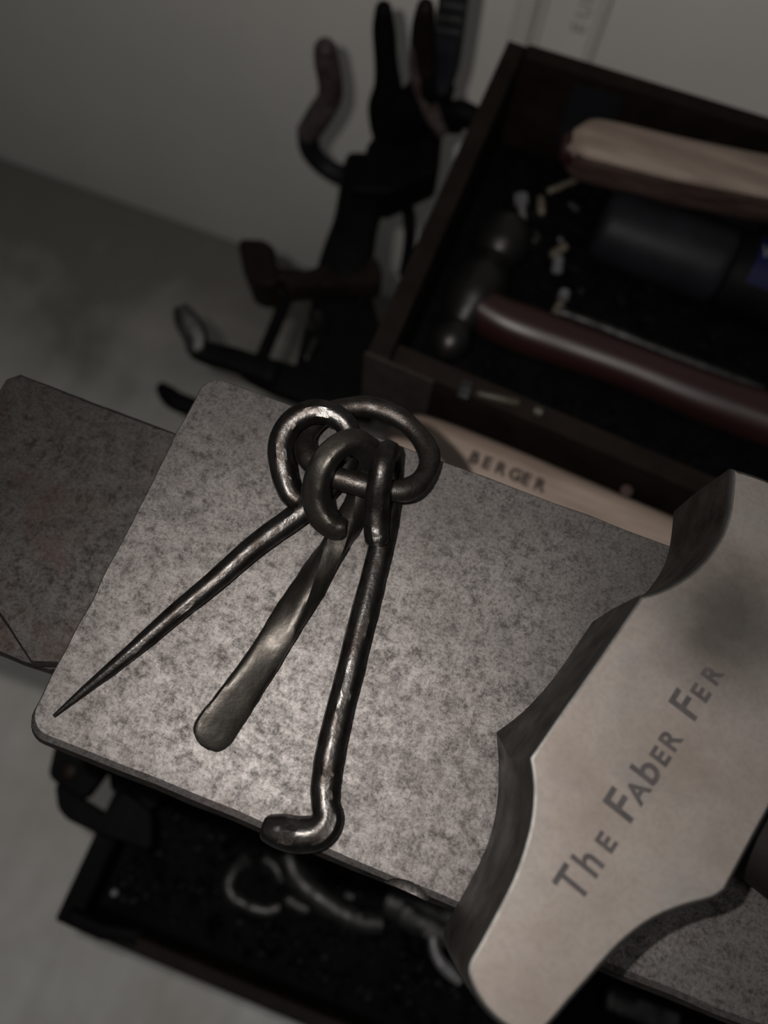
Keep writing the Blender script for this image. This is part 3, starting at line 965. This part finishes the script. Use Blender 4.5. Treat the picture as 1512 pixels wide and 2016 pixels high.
def rpart(name, seq, mat, parent, seg=12, power=4.0, sub=4):
    """bar through pixels at level z; half width in pixels, half height in metres"""
    pts, rr = smooth_px(seq, sub)
    ra = [r * (p - CAM).dot(FWD) / FPX for r, p in zip(rr[0], pts)]
    return obj(name, *sweep(pts, ra, rr[1] if len(rr) > 1 else ra, seg=seg, power=power), mat, parent)


rpart('rail', [(574, 562, KZ, 12, .005), (545, 635, KZ, 12, .005), (500, 740, KZ, 12, .005)], M['black'], rk)
px_slab('deck', [(622, 560), (575, 740), (740, 790), (748, 640), (726, 560), (716, 590), (702, 585), (698, 560)], KZ - .006, .012, M['black'], rk)
rpart('post', [(726, 330, KZ + .01, 48, .012), (713, 385, KZ + .01, 46, .012), (700, 445, KZ + .01, 44, .012), (686, 500, KZ + .01, 50, .012), (672, 560, KZ + .006, 54, .012)], M['black'], rk)
px_slab('head_plate', [(740, 165), (735, 208), (745, 262), (724, 280), (708, 345), (690, 372), (770, 376), (822, 350), (866, 330), (872, 258), (850, 230), (812, 196), (790, 166), (765, 160)], KZ + .03, .03, M['black'], rk)
px_slab('collar', [(560, 540), (600, 532), (632, 520), (640, 502), (744, 506), (754, 540), (748, 558), (640, 562), (560, 566)], KZ + .018, .018, M['brownsteel'], rk)
rpart('crossbar', [(470, 712, KZ, 20, .006), (520, 735, KZ, 34, .006), (640, 775, KZ, 40, .006), (740, 800, KZ, 40, .006)], M['black'], rk)
rpart('crossbar', [(318, 764, KZ - .02, 12, .006), (330, 776, KZ - .02, 18, .006), (352, 792, KZ - .02, 20, .006), (420, 815, KZ - .02, 20, .006), (640, 880, KZ - .02, 20, .006)], M['black'], rk, power=2.4)
rpart('hoop', [(746, 352, KZ, 13), (772, 362, KZ, 13), (796, 392, KZ, 13), (806, 430, KZ, 13), (806, 480, KZ, 12), (796, 540, KZ, 12)], M['black'], rk, power=2)
for px_ in ((640, 720), (690, 480)):
    a_ = P(*px_, KZ - .02)
    obj('leg', *box(a_.x - .008, a_.x + .008, a_.y - .008, a_.y + .008, 0, a_.z + .012, .002), M['black'], rk)

ft_ = thing('flatter', P(520, 520, KZ - .02), 'dark block headed tool jutting left from the tool rack against the wall foot', 'tool')
px_slab('block', [(468, 482), (474, 468), (520, 470), (541, 486), (548, 556), (520, 560), (494, 550)], KZ + .02, .03, M['brownsteel'], ft_)
rpart('stem', [(530, 545, KZ + .008, 16, .008), (560, 552, KZ + .008, 15, .008), (590, 552, KZ + .004, 15, .008)], M['brownsteel'], ft_)

hkk = thing('forged_hook', P(400, 690, KZ), 'black bar with an upturned grey tip reaching left out of the tool rack', 'hook')
rpart('arm', [(540, 738, KZ + .011, 26, .006), (470, 712, KZ + .012, 26, .006), (412, 696, KZ + .012, 24, .006), (380, 686, KZ + .014, 18, .006)], M['black'], hkk, power=3)
rpart('tip', [(386, 692, KZ + .014, 19, .006), (384, 660, KZ + .018, 25, .006), (366, 628, KZ + .022, 24, .006), (355, 602, KZ + .026, 13, .0045)], M['chain'], hkk, power=2.6)

# curved red-tipped handle
rt = thing('curved_handle', Q(640, 330, .42), 'curved black handle with a worn red grip sticking up at the left of the tools', 'handle')
def yp(seq, wy):
    w = []
    for s in seq:
        p = Q(s[0], s[1], wy if len(s) < 5 else s[4]); w.append((p.x, p.y, p.z, s[2], s[3]))
    w = catmull(w, 5)
    return [Vector(a[:3]) for a in w], [a[3] for a in w], [a[4] for a in w]
pts, ra, rb = yp([(640, 92, .0075, .0075), (643, 120, .0088, .0088), (650, 160, .0088, .0088), (648, 195, .0088, .0088), (628, 228, .0095, .009), (606, 262, .0090, .0085)], .42)
obj('grip', *sweep(pts, ra, rb, seg=14, up=Vector((0, -1, 0))), M['redgrip'], rt)
pts, ra, rb = yp([(607, 258, .0090, .0085), (610, 292, .0085, .0080), (632, 322, .0080, .0080), (668, 344, .0085, .0080), (720, 356, .0085, .0080), (770, 362, .008, .008)], .42)
obj('stem', *sweep(pts, ra, rb, seg=14, up=Vector((0, -1, 0))), M['blackb'], rt)

def upright(name, parts, label, cat, wy=.42):
    t = None
    for pn, seq, mk, pw in parts:
        pts, ra, rb = yp(seq, wy)
        if pn == 'grip' or max(ra) > 1: ra = [r * (p - CAM).dot(FWD) / FPX for r, p in zip(ra, pts)]
        if t is None: t = thing(name, pts[-1], label, cat)
        obj(pn, *sweep(pts, ra, rb, seg=12, power=pw, up=Vector((0, -1, 0))), M[mk], t)
    return t


upright('tong_handle', [('rein', [(755, 14, .005, .005), (756, 60, .0075, .006), (760, 120, .0080, .006), (764, 170, .010, .007), (762, 215, .014, .009), (768, 260, .015, .009)], 'black', 2.4)],
        'straight black rod standing up left of the blue handled tool', 'rod', .425)
upright('tongs', [('rein', [(838, 10, .005, .005), (834, 48, .0070, .006), (832, 90, .0075, .006), (836, 140, .0080, .006)], 'brownsteel', 2.4),
                  ('rein', [(819, 84, 9, .005), (822, 115, 16, .006), (828, 170, 17, .006), (844, 212, 19, .006), (862, 240, 16, .006), (872, 262, 11, .005)], 'redgrip', 2.4),
                  ('joint', [(838, 138, .006, .005), (826, 190, .012, .006), (800, 230, .018, .007), (770, 260, .016, .007)], 'black', 2.4)],
        'pair of tongs with faded red reins standing in front of the blue handled tool', 'tongs', .415)
bt = upright('blue_handled_tool', [('grip', [(899, -40, 28, .008), (893, 0, 29, .008), (885, 60, 29, .008), (877, 115, 29, .008), (872, 150, 25, .008), (868, 168, 19, .008)], 'bluegrip', 3.4),
                                   ('shank', [(868, 166, .010, .007), (862, 200, .010, .007), (880, 232, .010, .007), (905, 235, .010, .007)], 'black', 2.6)],
             'tool with a thick dark blue ribbed grip standing beside the tray corner', 'tool', .43)
for yy in (12, 38, 62):
    pts, ra, rb = yp([(893 - yy * .16 - 22, yy - 3, .0022, .0022), (893 - yy * .16, yy, .0024, .0024), (893 - yy * .16 + 22, yy + 3, .0022, .0022)], .4215)
    obj('grip_band', *sweep(pts, ra, rb, seg=8, up=Vector((0, -1, 0))), M['chain'], bt)
upright('cross_handle', [('bar', [(868, 236, .007, .006), (900, 222, .0085, .007), (930, 232, .008, .007), (952, 246, .008, .007)], 'black', 2.4)], 'dark bar bridging from the rack tools to the tray corner', 'bar', .42)
# bright pivot and pin between the rack rails
pv = thing('pivot_bolt', P(626, 655, KZ + .012), 'dull steel pivot bolt shining between the dark rails of the rack', 'bolt')
a_ = P(628, 648, KZ - .006)
obj('head', *lathe(a_, a_ + Vector((0, 0, .020)), [(0, .0075), (.4, .0078), (.8, .0055), (1, .002)], 14), M['steelhead'], pv)
rpart('shank', [(622, 668, KZ + .010, 8), (604, 704, KZ + .008, 8)], M['steelhead'], pv, power=2)

# ------------------------------------------------------------------ cable trunking on the wall
cd = thing('cable_trunking', Q(1130, 60, .663), 'white plastic cable trunking running up the wall behind the tool tray', 'trunking')
xa = Q(1056, 30, .62).x; xb = Q(1182, 60, .62).x
obj('cover', *box(xa + .006, xb - .006, .626, .640, .30, 2.3, .002), M['plastic'], cd)
obj('edge_strip', *box(xa, xa + .006, .620, .663, .30, 2.3, .003), M['plastic'], cd)
obj('edge_strip', *box(xb - .006, xb, .620, .663, .30, 2.3, .003), M['plastic'], cd)
obj('back_plate', *box(xa + .006, xb - .006, .640, .663, .30, 2.3, .0005), M['plastic'], cd)
o1 = Q(1150, 66, .6258)
obj('conduit', *box(xa - .022, xa - .004, .652, .663, .30, 2.3, .003), M['plastic'], cd)
up = Vector((0, 0, 1))
write('lettering', [('E', .012, 0), ('U', .012, .0135), ('R', .012, .028)], o1, up, Vector((-1, 0, 0)), M['faintink'], cd, depth=.0002, bold=.0002)
